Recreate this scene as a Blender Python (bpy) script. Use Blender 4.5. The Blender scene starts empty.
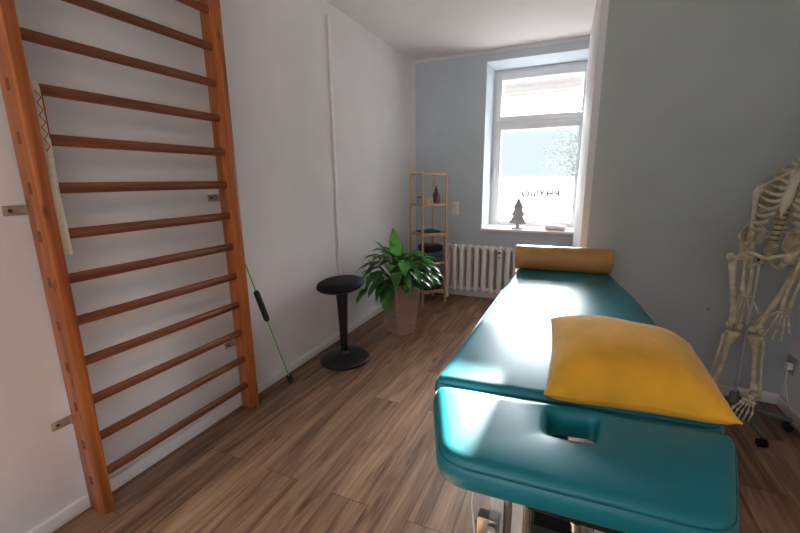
import bpy, bmesh, math, random
from mathutils import Vector as V, Matrix as M, Quaternion
from math import sin, cos, pi, radians, sqrt, atan2
random.seed(7)
COL = bpy.context.scene.collection

# ------------------------------------------------------------------ materials
def lin(c):
    return tuple((v/255/12.92 if v/255 <= .04045 else ((v/255+.055)/1.055)**2.4) for v in c)
def new_mat(name):
    m = bpy.data.materials.new(name); m.use_nodes = True
    nt = m.node_tree; b = nt.nodes['Principled BSDF']
    return m, nt, b
def nd(nt, t, **kw):
    n = nt.nodes.new(t)
    for k, v in kw.items():
        if k in n.inputs: n.inputs[k].default_value = v
        else: setattr(n, k, v)
    return n
def coords(nt, scale=(1, 1, 1), rot=(0, 0, 0)):
    tc = nd(nt, 'ShaderNodeTexCoord'); mp = nd(nt, 'ShaderNodeMapping')
    mp.inputs['Scale'].default_value = scale; mp.inputs['Rotation'].default_value = rot
    nt.links.new(tc.outputs['Object'], mp.inputs['Vector'])
    return mp.outputs['Vector']
def ramp(nt, fac, stops):
    r = nd(nt, 'ShaderNodeValToRGB'); e = r.color_ramp.elements
    while len(e) < len(stops): e.new(.5)
    for i, (p, c) in enumerate(stops):
        e[i].position = p; e[i].color = (*lin(c), 1)
    nt.links.new(fac, r.inputs['Fac']); return r.outputs['Color']
def bump(nt, b, h, strength=.2, dist=.002):
    n = nd(nt, 'ShaderNodeBump', Strength=strength, Distance=dist)
    nt.links.new(h, n.inputs['Height']); nt.links.new(n.outputs['Normal'], b.inputs['Normal'])
def plain(name, c, rough=.5, metal=0, var=.06, scale=12, bmp=0, bscale=200, spec=.5, coat=0, sheen=0, stretch=(1, 1, 1), trans=0):
    m, nt, b = new_mat(name)
    nz = nd(nt, 'ShaderNodeTexNoise', Scale=scale, Detail=4.0)
    nt.links.new(coords(nt, stretch), nz.inputs['Vector'])
    lo = tuple(v*(1-var) for v in c); hi = tuple(min(255, v*(1+var)) for v in c)
    nt.links.new(ramp(nt, nz.outputs['Fac'], [(.3, lo), (.7, hi)]), b.inputs['Base Color'])
    b.inputs['Roughness'].default_value = rough; b.inputs['Metallic'].default_value = metal
    b.inputs['Specular IOR Level'].default_value = spec
    b.inputs['Coat Weight'].default_value = coat
    b.inputs['Sheen Weight'].default_value = sheen
    if bmp:
        n2 = nd(nt, 'ShaderNodeTexNoise', Scale=bscale, Detail=3.0)
        nt.links.new(coords(nt, stretch), n2.inputs['Vector']); bump(nt, b, n2.outputs['Fac'], bmp)
    return m
def wood(name, stops, axis='z', scale=1.0, rough=.42, knots=False):
    m, nt, b = new_mat(name)
    st = {'z': (38, 38, 1.6), 'y': (38, 1.6, 38), 'x': (1.6, 38, 38)}[axis]
    v = coords(nt, tuple(s*scale for s in st))
    n1 = nd(nt, 'ShaderNodeTexNoise', Scale=1.0, Detail=6.0, Roughness=.6, Distortion=.6)
    nt.links.new(v, n1.inputs['Vector'])
    col = ramp(nt, n1.outputs['Fac'], stops)
    if knots:
        vo = nd(nt, 'ShaderNodeTexVoronoi', Scale=1.0)
        nt.links.new(coords(nt, {'z': (14, 14, 5), 'y': (14, 5, 14), 'x': (5, 14, 14)}[axis]), vo.inputs['Vector'])
        k = nd(nt, 'ShaderNodeMapRange'); k.inputs['From Min'].default_value = .03; k.inputs['From Max'].default_value = .17
        nt.links.new(vo.outputs['Distance'], k.inputs['Value'])
        mx = nd(nt, 'ShaderNodeMix', data_type='RGBA')
        nt.links.new(k.outputs['Result'], mx.inputs[0]); mx.inputs[6].default_value = (*lin((78, 36, 16)), 1)
        nt.links.new(col, mx.inputs[7]); col = mx.outputs[2]
    nt.links.new(col, b.inputs['Base Color']); b.inputs['Roughness'].default_value = rough
    bump(nt, b, n1.outputs['Fac'], .12, .001)
    return m
def floor_mat():
    m, nt, b = new_mat('oak_planks')
    tc = nd(nt, 'ShaderNodeTexCoord'); sp = nd(nt, 'ShaderNodeSeparateXYZ'); cb = nd(nt, 'ShaderNodeCombineXYZ')
    nt.links.new(tc.outputs['Object'], sp.inputs[0])
    nt.links.new(sp.outputs['Y'], cb.inputs['X']); nt.links.new(sp.outputs['X'], cb.inputs['Y'])
    br = nd(nt, 'ShaderNodeTexBrick', Scale=1.0, offset=.37)
    br.inputs['Brick Width'].default_value = 1.25; br.inputs['Row Height'].default_value = .187
    br.inputs['Mortar Size'].default_value = .0012; br.inputs['Mortar Smooth'].default_value = .1
    br.inputs['Color1'].default_value = (0, 0, 0, 1); br.inputs['Color2'].default_value = (1, 1, 1, 1)
    nt.links.new(cb.outputs[0], br.inputs['Vector'])
    # per-plank shift of the grain
    sh = nd(nt, 'ShaderNodeVectorMath', operation='MULTIPLY'); sh.inputs[1].default_value = (7.3, 3.1, 5.7)
    nt.links.new(br.outputs['Color'], sh.inputs[0])
    ad = nd(nt, 'ShaderNodeVectorMath', operation='ADD')
    nt.links.new(tc.outputs['Object'], ad.inputs[0]); nt.links.new(sh.outputs[0], ad.inputs[1])
    mp = nd(nt, 'ShaderNodeMapping'); mp.inputs['Scale'].default_value = (26, 1.5, 1); nt.links.new(ad.outputs[0], mp.inputs[0])
    g = nd(nt, 'ShaderNodeTexNoise', Scale=1.0, Detail=8.0, Roughness=.65, Distortion=1.1); nt.links.new(mp.outputs[0], g.inputs['Vector'])
    mp2 = nd(nt, 'ShaderNodeMapping'); mp2.inputs['Scale'].default_value = (7, .8, 1); nt.links.new(ad.outputs[0], mp2.inputs[0])
    g2 = nd(nt, 'ShaderNodeTexNoise', Scale=1.0, Detail=3.0, Distortion=1.5); nt.links.new(mp2.outputs[0], g2.inputs['Vector'])
    a1 = nd(nt, 'ShaderNodeMath', operation='MULTIPLY_ADD'); a1.inputs[1].default_value = .55; a1.inputs[2].default_value = 0
    nt.links.new(g.outputs['Fac'], a1.inputs[0])
    a2 = nd(nt, 'ShaderNodeMath', operation='MULTIPLY_ADD'); a2.inputs[1].default_value = .45
    nt.links.new(g2.outputs['Fac'], a2.inputs[0]); nt.links.new(a1.outputs[0], a2.inputs[2])
    col = ramp(nt, a2.outputs[0], [(.30, (68, 47, 34)), (.42, (112, 81, 60)), (.54, (152, 117, 91)), (.67, (182, 147, 118))])
    # plank tone
    t = nd(nt, 'ShaderNodeMapRange'); t.inputs['To Min'].default_value = .8; t.inputs['To Max'].default_value = 1.12
    nt.links.new(br.outputs['Color'], t.inputs['Value'])
    mu = nd(nt, 'ShaderNodeVectorMath', operation='SCALE'); nt.links.new(col, mu.inputs[0]); nt.links.new(t.outputs[0], mu.inputs['Scale'])
    # knots
    vo = nd(nt, 'ShaderNodeTexVoronoi', Scale=1.0); mp3 = nd(nt, 'ShaderNodeMapping'); mp3.inputs['Scale'].default_value = (5.5, 1.7, 1)
    nt.links.new(ad.outputs[0], mp3.inputs[0]); nt.links.new(mp3.outputs[0], vo.inputs['Vector'])
    k = nd(nt, 'ShaderNodeMapRange'); k.inputs['From Min'].default_value = .02; k.inputs['From Max'].default_value = .12
    nt.links.new(vo.outputs['Distance'], k.inputs['Value'])
    mx = nd(nt, 'ShaderNodeMix', data_type='RGBA'); nt.links.new(k.outputs[0], mx.inputs[0])
    mx.inputs[6].default_value = (*lin((62, 40, 28)), 1); nt.links.new(mu.outputs[0], mx.inputs[7])
    mm = nd(nt, 'ShaderNodeMix', data_type='RGBA'); nt.links.new(br.outputs['Fac'], mm.inputs[0])
    nt.links.new(mx.outputs[2], mm.inputs[6]); mm.inputs[7].default_value = (*lin((48, 32, 24)), 1)
    nt.links.new(mm.outputs[2], b.inputs['Base Color'])
    b.inputs['Roughness'].default_value = .42; b.inputs['Specular IOR Level'].default_value = .35
    bump(nt, b, a2.outputs[0], .12, .001)
    return m
def film_mat(name, c, clear):
    m = bpy.data.materials.new(name); m.use_nodes = True; nt = m.node_tree
    nt.nodes.clear()
    out = nd(nt, 'ShaderNodeOutputMaterial'); tl = nd(nt, 'ShaderNodeBsdfTranslucent'); tr = nd(nt, 'ShaderNodeBsdfTransparent')
    nz = nd(nt, 'ShaderNodeTexNoise', Scale=4.0); nt.links.new(coords(nt), nz.inputs['Vector'])
    nt.links.new(ramp(nt, nz.outputs['Fac'], [(.3, tuple(v*.97 for v in c)), (.7, c)]), tl.inputs['Color'])
    mx = nd(nt, 'ShaderNodeMixShader', Fac=clear)
    nt.links.new(tl.outputs[0], mx.inputs[1]); nt.links.new(tr.outputs[0], mx.inputs[2]); nt.links.new(mx.outputs[0], out.inputs[0])
    return m
def glass_mat():
    m = bpy.data.materials.new('window_glass'); m.use_nodes = True; nt = m.node_tree
    nt.nodes.clear()
    out = nd(nt, 'ShaderNodeOutputMaterial'); gl = nd(nt, 'ShaderNodeBsdfGlossy', Roughness=.02); tr = nd(nt, 'ShaderNodeBsdfTransparent')
    fr = nd(nt, 'ShaderNodeFresnel', IOR=1.3)
    tl = nd(nt, 'ShaderNodeBsdfTranslucent')
    m0 = nd(nt, 'ShaderNodeMixShader', Fac=.012); nt.links.new(tr.outputs[0], m0.inputs[1]); nt.links.new(tl.outputs[0], m0.inputs[2])
    mx = nd(nt, 'ShaderNodeMixShader'); nt.links.new(fr.outputs[0], mx.inputs[0])
    nt.links.new(m0.outputs[0], mx.inputs[1]); nt.links.new(gl.outputs[0], mx.inputs[2]); nt.links.new(mx.outputs[0], out.inputs[0])
    return m

WALL = (225, 223, 225)
M_white = plain('white_wall_paint', WALL, .75, var=.015, scale=3, bmp=.15, bscale=90)
M_ceil = plain('ceiling_paint', (227, 225, 227), .8, var=.012, scale=3)
M_blue = plain('pale_blue_wall_paint', (193, 205, 215), .75, var=.02, scale=3, bmp=.15, bscale=90)
M_grey = plain('blue_grey_wall_paint', (178, 185, 186), .7, var=.03, scale=2, bmp=.2, bscale=80)
M_trim = plain('white_trim', (236, 232, 231), .45, var=.015)
M_pvc = plain('white_window_plastic', (232, 230, 232), .35, var=.01)
M_floor = floor_mat()
M_pine = wood('lacquered_pine', [(.3, (120, 62, 27)), (.5, (160, 88, 41)), (.68, (190, 115, 60))], 'z', .8, .38, knots=True)
M_rung = wood('dark_beech', [(.3, (88, 46, 25)), (.55, (124, 67, 37)), (.7, (150, 86, 50))], 'y', 1, .42)
M_plug = plain('end_grain', (120, 62, 28), .6, var=.2, scale=60)
M_bamboo = wood('bamboo', [(.3, (182, 140, 100)), (.6, (208, 168, 126)), (.75, (220, 186, 146))], 'z', 1, .45)
M_steel = plain('brushed_steel', (190, 188, 184), .3, 1, var=.05, scale=40)
M_plate = plain('zinc_plate', (178, 166, 150), .45, .6, var=.06, scale=40)
M_screw = plain('screw_metal', (92, 84, 74), .4, .8)
M_teal = plain('teal_vinyl', (0, 116, 129), .35, var=.05, scale=6, bmp=.06, bscale=420, spec=.5)
M_tealp = plain('teal_piping', (0, 98, 106), .35, var=.04)
M_tan = plain('tan_vinyl', (196, 138, 78), .42, var=.05, scale=8, bmp=.06, bscale=300)
M_must = plain('mustard_velvet', (230, 168, 46), .85, var=.07, scale=7, bmp=.25, bscale=260, spec=.2, sheen=.25)
M_black = plain('black_plastic', (11, 11, 13), .32, var=.1)
M_blackf = plain('black_fabric', (17, 18, 22), .85, var=.15, scale=90, bmp=.5, bscale=500, spec=.3)
M_under = plain('black_underside', (16, 18, 19), .5)
M_frame = plain('white_steel', (226, 222, 214), .35, var=.02)
M_grip = plain('black_rubber', (24, 30, 28), .7, var=.1, bmp=.3, bscale=300)
M_rod = plain('green_fibreglass', (84, 190, 70), .35, var=.05)
M_pot = plain('taupe_pot', (166, 142, 120), .6, var=.13, scale=3, stretch=(1, 1, 60), bmp=.5, bscale=4)
M_soil = plain('potting_soil', (38, 26, 18), .95, var=.4, scale=60, bmp=.8, bscale=80)
M_linen = plain('cream_linen', (222, 214, 196), .9, var=.04, scale=60, bmp=.4, bscale=500)
M_red = plain('red_thread', (160, 28, 38), .8)
M_dark = plain('dark_thread', (58, 22, 30), .8)
M_towg = plain('charcoal_terry', (34, 35, 40), .95, var=.25, scale=80, bmp=1.0, bscale=260, sheen=.3)
M_towb = plain('slate_blue_terry', (58, 68, 90), .95, var=.25, scale=80, bmp=1.0, bscale=260, sheen=.3)
M_towk = plain('black_terry', (22, 22, 25), .95, var=.25, scale=80, bmp=1.0, bscale=260, sheen=.2)
M_gband = plain('dark_green_rubber', (20, 82, 56), .5)
M_amber = plain('amber_glass', (66, 36, 16), .12, var=.1, coat=.5)
M_card = plain('white_card', (228, 222, 208), .6)
M_yel = plain('yellow_card', (226, 186, 76), .6)
M_jar = plain('pale_jar_glass', (168, 182, 178), .12, var=.05)
M_tree = plain('weathered_grey_wood', (186, 184, 182), .7, var=.1, scale=12)
M_pink = plain('pale_pink_ceramic', (232, 212, 208), .5)
M_letter = film_mat('grey_lettering', (74, 78, 84), 0)
M_shut = plain('roller_shutter_grey', (190, 190, 190), .6, var=.03)
M_bone = plain('aged_bone', (202, 188, 158), .55, var=.14, scale=22, bmp=.25, bscale=120)
M_cart = plain('pale_cartilage', (206, 196, 172), .5, var=.05)
M_disc = plain('spinal_disc', (120, 104, 84), .6)
M_grime = plain('grey_castor_plastic', (96, 96, 86), .45, var=.06)
M_chrome = plain('chrome', (228, 228, 230), .28, 1)
M_sock = plain('grey_socket', (156, 156, 152), .5)
M_film = film_mat('frosted_film', (146, 147, 148), .0)
M_glass = glass_mat()
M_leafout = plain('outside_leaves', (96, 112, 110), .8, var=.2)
M_bark = plain('outside_bark', (110, 104, 98), .9, var=.2)
M_pave = plain('pavement', (150, 148, 144), .9, var=.1, scale=2)
M_fill = new_mat('fill_lamp_diffuser')[0]
_b = M_fill.node_tree.nodes['Principled BSDF']; _b.inputs['Emission Color'].default_value = (1, .93, .84, 1); _b.inputs['Emission Strength'].default_value = 3  # glow of the added fill lamp
def leaf_mat():
    m, nt, b = new_mat('glossy_leaf')
    oi = nd(nt, 'ShaderNodeTexNoise', Scale=5.0, Detail=2.0); nt.links.new(coords(nt), oi.inputs['Vector'])
    nt.links.new(ramp(nt, oi.outputs['Fac'], [(.33, (16, 60, 26)), (.52, (42, 118, 42)), (.68, (96, 168, 58))]), b.inputs['Base Color'])
    b.inputs['Roughness'].default_value = .28; b.inputs['Transmission Weight'].default_value = 0
    return m
M_leaf = leaf_mat()
M_bright = plain('young_leaf', (92, 186, 48), .3, var=.12, scale=9)
M_stem = plain('leaf_stem', (60, 104, 44), .5)
M_gleaf = plain('arching_dark_leaf', (22, 64, 34), .3, var=.2, scale=8)

# ------------------------------------------------------------------ mesh helpers
def box(bm, lo, hi, bev=0, seg=2, rot=None, piv=None):
    lo = V(lo); hi = V(hi); c = (lo+hi)/2; d = hi-lo
    r = bmesh.ops.create_cube(bm, size=1, matrix=M.Translation(c) @ M.Diagonal((*d, 1)))
    vs = r['verts']
    if bev:
        es = {e for v in vs for e in v.link_edges}
        g = bmesh.ops.bevel(bm, geom=list(es), offset=bev, segments=seg, affect='EDGES', profile=.5)
        vs = list({v for f in g['faces'] for v in f.verts} | {v for v in vs if v.is_valid})
    if rot is not None:
        p = V(piv) if piv is not None else c
        bmesh.ops.transform(bm, matrix=M.Translation(p) @ rot.to_4x4() @ M.Translation(-p), verts=vs)
    return vs
def frames(pts):
    n = len(pts); T = []
    for i in range(n):
        a = pts[max(0, i-1)]; b = pts[min(n-1, i+1)]; T.append((b-a).normalized())
    up = V((0, 0, 1)) if abs(T[0].z) < .9 else V((0, 1, 0))
    N = [(up - T[0]*up.dot(T[0])).normalized()]
    for i in range(1, n):
        q = T[i-1].rotation_difference(T[i]); v = q @ N[-1]; N.append((v - T[i]*v.dot(T[i])).normalized())
    return T, N
def tube(bm, pts, rad, n=10, cap=True, flat=1.0):
    pts = [V(p) for p in pts]; T, N = frames(pts); rings = []
    if not hasattr(rad, '__len__'): rad = [rad]*len(pts)
    for p, t, u, r in zip(pts, T, N, rad):
        w = t.cross(u)
        rings.append([bm.verts.new(p + u*(r*cos(2*pi*k/n)) + w*(r*flat*sin(2*pi*k/n))) for k in range(n)])
    for a, b in zip(rings, rings[1:]):
        for k in range(n): bm.faces.new((a[k], a[(k+1) % n], b[(k+1) % n], b[k]))
    if cap: bm.faces.new(rings[0][::-1]); bm.faces.new(rings[-1])
    return rings
def lathe(bm, prof, c=(0, 0, 0), n=36, mat=None, sx=1, sy=1):
    c = V(c); rings = []
    for r, z in prof:
        ring = [V((r*sx*cos(2*pi*k/n), r*sy*sin(2*pi*k/n), z)) for k in range(n)]
        rings.append([bm.verts.new(c + (mat @ p if mat else p)) for p in ring])
    for a, b in zip(rings, rings[1:]):
        for k in range(n): bm.faces.new((a[k], a[(k+1) % n], b[(k+1) % n], b[k]))
    bm.faces.new(rings[0][::-1]); bm.faces.new(rings[-1])
def ball(bm, c, r, rot=None, n=12, h=8):
    mat = M.Translation(V(c)) @ (rot.to_4x4() if rot else M.Identity(4)) @ M.Diagonal((*(r if hasattr(r, '__len__') else (r, r, r)), 1))
    bmesh.ops.create_uvsphere(bm, u_segments=n, v_segments=h, radius=1, matrix=mat)
def prism(bm, poly, z0, z1):
    a = [bm.verts.new((x, y, z0)) for x, y in poly]; b = [bm.verts.new((x, y, z1)) for x, y in poly]; n = len(poly)
    bm.faces.new(a[::-1]); bm.faces.new(b)
    for k in range(n): bm.faces.new((a[k], a[(k+1) % n], b[(k+1) % n], b[k]))
def wloc(o):
    p = V((0, 0, 0))
    while o: p += o.location; o = o.parent
    return p
def obj(name, bm, mat, parent=None, smooth=True, recalc=True, angle=35):
    """world-space bmesh -> one mesh object (stored relative to its parent)"""
    if recalc: bmesh.ops.recalc_face_normals(bm, faces=bm.faces[:])
    if parent is not None: bmesh.ops.translate(bm, verts=bm.verts[:], vec=-wloc(parent))
    if smooth:
        for f in bm.faces: f.smooth = True
        for e in bm.edges:
            if len(e.link_faces) == 2 and e.calc_face_angle(0) > radians(angle): e.smooth = False
    me = bpy.data.meshes.new(name); bm.to_mesh(me); bm.free()
    for m in (mat if isinstance(mat, list) else [mat]): me.materials.append(m)
    o = bpy.data.objects.new(name, me); COL.objects.link(o)
    if parent is not None: o.parent = parent
    return o
def B(): return bmesh.new()
def tag(o, label, cat, group=None):
    o['label'] = label; o['category'] = cat
    if group: o['group'] = group
    return o
def thing(name, label, cat, loc, group=None):
    o = bpy.data.objects.new(name, None); COL.objects.link(o); o.location = loc; o.empty_display_size = .1
    return tag(o, label, cat, group)
def struct(name, bm, mat, parent=None, **k):
    o = obj(name, bm, mat, parent, **k)
    if parent is None: o['kind'] = 'structure'
    return o
def quick(name, mat, parent, lo, hi, bev=0, rot=None, piv=None):
    bm = B(); box(bm, lo, hi, bev, rot=rot, piv=piv); return obj(name, bm, mat, parent)

# ------------------------------------------------------------------ room shell
H = 2.70; YB = 4.50; XR = 3.08; YG = 2.95; YF = -1.9
bm = B(); box(bm, (-.2, YF-.2, -.12), (XR+.2, YB+.6, 0)); struct('floor', bm, M_floor, smooth=False)
bm = B(); box(bm, (-.2, YF-.2, H), (XR+.2, YB+.6, H+.12)); struct('ceiling', bm, M_ceil, smooth=False)
bm = B(); box(bm, (-.2, YF-.2, 0), (0, YB+.6, H)); struct('wall_left', bm, M_white, smooth=False)
bm = B(); box(bm, (XR, YF-.2, 0), (XR+.2, YG, H)); struct('wall_right', bm, M_white, smooth=False)
# back wall with window niche
NX0, NX1, NZ0, NZ1, DEEP = .860, 1.900, .80, 2.585, .54
bm = B()
for lo, hi in [((0, 0), (NX0, H)), ((NX1, 0), (2.3, H)), ((NX0, 0), (NX1, NZ0)), ((NX0, NZ1), (NX1, H))]:
    box(bm, (lo[0], YB, lo[1]), (hi[0], YB+DEEP, hi[1]))
for f in bm.faces:
    f.material_index = 0
# white painted border to the left wall and to the ceiling
for lo, hi in [((0, 0), (.045, H)), ((.045, 2.665), (2.3, H))]:
    for f in box(bm, (lo[0], YB-.0015, lo[1]), (hi[0], YB+.001, hi[1])):
        for g in f.link_faces: g.material_index = 1
struct('wall_back', bm, [M_blue, M_white], smooth=False)
# projecting grey wall at the right; its side forms the jamb of the window bay
JX, JE = 1.888, 1.832
bm = B(); prism(bm, [(JX, YG), (XR+.2, YG), (XR+.2, YB), (JE, YB)], 0, H)
bmesh.ops.recalc_face_normals(bm, faces=bm.faces[:])
for f in bm.faces:
    if f.normal.y > -.9: f.material_index = 1
for v in box(bm, (JX, YG-.0015, 0), (JX+.042, YG+.001, H)):
    for g in v.link_faces: g.material_index = 1
struct('wall_back_right', bm, [M_grey, M_white], smooth=False)
# front wall behind the camera, with a wide unglazed opening added for fill light
bm = B()
for x0, x1, z0, z1 in [(0, .4, 0, H), (2.5, XR, 0, H), (.4, 2.5, 0, .8), (.4, 2.5, 2.2, H)]:
    box(bm, (x0, YF-.2, z0), (x1, YF, z1))
struct('wall_front', bm, M_white, smooth=False)
# skirtings
def skirt(name, lo, hi):
    bm = B(); box(bm, lo, hi, .004, 2); struct(name, bm, M_trim)
skirt('baseboard_left', (0, YF, 0), (.017, YB, .062))
skirt('baseboard_back', (.017, YB-.017, 0), (1.83, YB, .062))
skirt('baseboard_back_right', (JX+.005, YG-.015, 0), (XR, YG, .07))
skirt('baseboard_right', (XR-.015, YF, 0), (XR, YG-.015, .07))
# sill board
bm = B(); box(bm, (.852, YB-.055, .80), (1.832, YB, .826), .004); box(bm, (NX0, YB-.01, .80), (NX1, YB+.4, .826))
struct('trim_1', bm, M_trim)

# ------------------------------------------------------------------ window
YW = 4.90
def ringbox(bm, x0, x1, z0, z1, w, y0, y1, bev=.004, wb=None, wt=None):
    wb = wb or w; wt = wt or w
    box(bm, (x0, y0, z0), (x0+w, y1, z1), bev); box(bm, (x1-w, y0, z0), (x1, y1, z1), bev)
    box(bm, (x0+w-.003, y0, z0), (x1-w+.003, y1, z0+wb), bev); box(bm, (x0+w-.003, y0, z1-wt), (x1-w+.003, y1, z1), bev)
bm = B(); ringbox(bm, NX0, NX1, .816, NZ1, .045, YW+.015, YW+.09)
box(bm, (NX0+.04, YW+.015, 1.965), (NX1-.04, YW+.09, 2.045), .004)
win = struct('window_1', bm, M_pvc)
bm = B(); ringbox(bm, NX0+.03, NX1-.03, 2.026, 2.555, .062, YW, YW+.075, .008, wb=.058, wt=.08); obj('upper_sash', bm, M_pvc, win)
bm = B(); ringbox(bm, NX0+.03, NX1-.03, .830, 1.980, .075, YW, YW+.075, .008, wb=.052, wt=.052); obj('lower_sash', bm, M_pvc, win)
def pane(name, mat, x0, x1, z0, z1, y, th=.006):
    bm = B(); box(bm, (x0, y, z0), (x1, y+th, z1)); return obj(name, bm, mat, win, smooth=False)
def sheet(name, mat, x0, x1, z0, z1, y):
    bm = B(); bm.faces.new([bm.verts.new(p) for p in ((x0, y, z0), (x1, y, z0), (x1, y, z1), (x0, y, z1))]); return obj(name, bm, mat, win, smooth=False, recalc=False)
sheet('upper_pane', M_glass, NX0+.085, NX1-.085, 2.08, 2.48, YW+.035)
lp = sheet('lower_pane', M_glass, NX0+.10, NX1-.10, .878, 1.932, YW+.035)
sheet('frosted_film', M_film, NX0+.106, NX1-.106, .883, 1.393, YW+.030)
bm = B()
for k in range(4): box(bm, (NX0+.05, YW+.10, 2.322+k*.05), (NX1-.05, YW+.115, 2.3735+k*.05), .003)
box(bm, (NX0+.05, YW+.095, 2.298), (NX1-.05, YW+.12, 2.322), .004)
obj('roller_shutter', bm, M_shut, win)
bm = B(); box(bm, (NX0+.035, YW-.02, 1.42), (NX0+.06, YW, 1.50), .004); box(bm, (NX0+.04, YW-.045, 1.36), (NX0+.055, YW-.02, 1.47), .004); obj('window_handle', bm, M_pvc, win)
# lettering, made to be read from the street: mirrored as seen from the room
cu = bpy.data.curves.new('lettering', 'FONT'); cu.body = 'PHYSIO'; cu.size = .1; cu.extrude = .0004; cu.offset = .0045; cu.align_x = 'CENTER'; cu.space_character = 1.12
tmp = bpy.data.objects.new('lettering_source', cu); COL.objects.link(tmp)
dg = bpy.context.evaluated_depsgraph_get(); dg.update()
me = bpy.data.meshes.new_from_object(tmp.evaluated_get(dg)); bpy.data.objects.remove(tmp); bpy.data.curves.remove(cu)
bm = B(); bm.from_mesh(me); bpy.data.meshes.remove(me)
xs = [v.co.x for v in bm.verts]; ys = [v.co.y for v in bm.verts]
sx = .417/(max(xs)-min(xs)); sz = .082/(max(ys)-min(ys))
for v in bm.verts: v.co = V((1.440-v.co.x*sx, YW+.026+v.co.z, 1.163+(v.co.y-min(ys))*sz))
obj('lettering', bm, M_letter, win, smooth=False)
quick('lettering_underline', M_letter, win, (1.485, YW+.0255, 1.107), (1.65, YW+.0262, 1.113))

# outside: pavement and a street tree
bm = B(); box(bm, (-40, 5.2, -1.3), (40, 60, -1.2)); box(bm, (-40, -60, -1.3), (40, -2.6, -1.2)); g = struct('ground', bm, M_pave, smooth=False)
tr = thing('street_tree', 'hazy grey-green tree seen outside through the clear upper part of the window', 'tree', (2.2, 13.5, -1.2))
bm = B(); tube(bm, [(2.2, 13.5, -1.2), (2.22, 13.5, .5), (2.15, 13.5, 2)], [.16, .13, .09], 10)
crown = []
for k in range(40):
    a = random.uniform(0, 2*pi); h = random.uniform(1.0, 3.6); r = random.uniform(.5, 1.35)*(1.15-abs(h-2.1)/2.4)
    e = V((2.2+r*cos(a), 13.5+r*sin(a), h)); s = V((2.19, 13.5, random.uniform(.3, 1.9)))
    tube(bm, [s, s.lerp(e, .5)+V((0, 0, .12)), e], [.03, .018, .006], 5); crown.append((s, e))
obj('trunk', bm, M_bark, tr)
bm = B()
for s, e in crown:
    for j in range(55):
        p = s.lerp(e, random.uniform(.45, 1.12)) + V([random.gauss(0, .16) for _ in range(3)])
        q = Quaternion([random.gauss(0, 1) for _ in range(4)]).normalized(); z = random.uniform(.05, .09)
        vs = [bm.verts.new(p + q @ V(c)) for c in ((-z, 0, 0), (0, -z*.4, .01), (z, 0, 0), (0, z*.4, .01))]
        bm.faces.new(vs)
obj('crown', bm, M_leafout, tr, recalc=False)

# ------------------------------------------------------------------ wall bars
LY0, LY1, TK, PX0, PX1 = .760, 1.661, .040, .019, .126
wb_ = thing('wall_bars', 'tall orange pine wall bars with dark rungs standing against the left wall', 'wall bars', (.07, 1.21, 0))
Z0, DZ = .155, .1727
for s, (y0, y1) in enumerate(((LY0, LY0+TK), (LY1-TK, LY1))):
    bm = B(); box(bm, (PX0, y0, 0.0), (PX1, y1, 2.49), .004, 2); up = obj('upright', bm, M_pine, wb_)
    for i in range(14):
        z = Z0+i*DZ; yy = (y0-.0006) if s == 0 else y1-.0004
        bm = B(); box(bm, (.061, yy, z-.02), (.083, yy+.001, z+.02)); obj('tenon_plug', bm, M_plug, up)
for i in range(14):
    z = Z0+i*DZ; bm = B()
    tube(bm, [(.0725, LY0+TK-.003, z), (.0725, LY1-TK+.003, z)], .0205, 16, flat=.78); obj('rung', bm, M_rung, wb_)
for y, s, zs in ((LY0, -1, (1.287, .425)), (LY1-TK, -1, (1.293, .42))):
    for z in zs:
        bm = B(); box(bm, (.0005, y-.062, z-.018), (.0045, y+.012, z+.018), .0015); box(bm, (.0005, y+.0, z-.018), (PX0+.002, y+.012, z+.018), .001)
        br = obj('bracket', bm, M_plate, wb_)
        bm = B(); lathe(bm, [(.007, 0), (.007, .002), (.004, .004)], (.0045, y-.042, z), 12, M.Rotation(pi/2, 3, 'Y')); obj('screw', bm, M_screw, br)

# embroidered cloth band over a rung
tw = thing('cloth_band', 'folded cream cloth band with red zigzag embroidery hanging over a wall bar rung', 'cloth', (.0725, .83, 1.71))
zr = Z0+9*DZ
bm = B()
def band(bm, y0, y1, pts, taper=0, th=.004):
    """pts: (x,z) path; a folded strip from y0 to y1 with soft bulge"""
    n = 7; rows = []
    L = len(pts)
    for i, (x, z) in enumerate(pts):
        t = i/(L-1); a = y0+taper*t*.5; b = y1-taper*t*.4
        rows.append([(a+(b-a)*k/(n-1), x+.006*sin(pi*k/(n-1))+.0015*sin(9*t+k), z) for k in range(n)])
    F = [[bm.verts.new((x, y, z)) for y, x, z in r] for r in rows]
    K = [[bm.verts.new((x-th, y, z)) for y, x, z in r] for r in rows]
    for i in range(L-1):
        for k in range(n-1):
            bm.faces.new((F[i][k], F[i][k+1], F[i+1][k+1], F[i+1][k])); bm.faces.new((K[i][k], K[i+1][k], K[i+1][k+1], K[i][k+1]))
    for k in range(n-1):
        bm.faces.new((F[0][k], K[0][k], K[0][k+1], F[0][k+1])); bm.faces.new((F[-1][k], F[-1][k+1], K[-1][k+1], K[-1][k]))
    for i in range(L-1):
        for k in (0, n-1): bm.faces.new((F[i][k], F[i+1][k], K[i+1][k], K[i][k]))
YA, YC = .805, .838
arc = [(.0725+.0225*cos(a), zr+.026*sin(a)) for a in [pi-.1, 2.5, 2.0, 1.57, 1.1, .6, .15]]
back = [(.0725-.024, zr-.02-.05*k) for k in range(9, -1, -1)]
front = [(.0955+.004*sin(k*.7), zr-.03-.047*k) for k in range(13)]
band(bm, YA, YC, back+arc+front, .0)
obj('cloth', bm, M_linen, tw)
bm = B(); band(bm, YA-.004, YA+.022, [(.0885, zr-.02-.05*k) for k in range(11)], th=.006); obj('inner_fold', bm, M_linen, tw)
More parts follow.
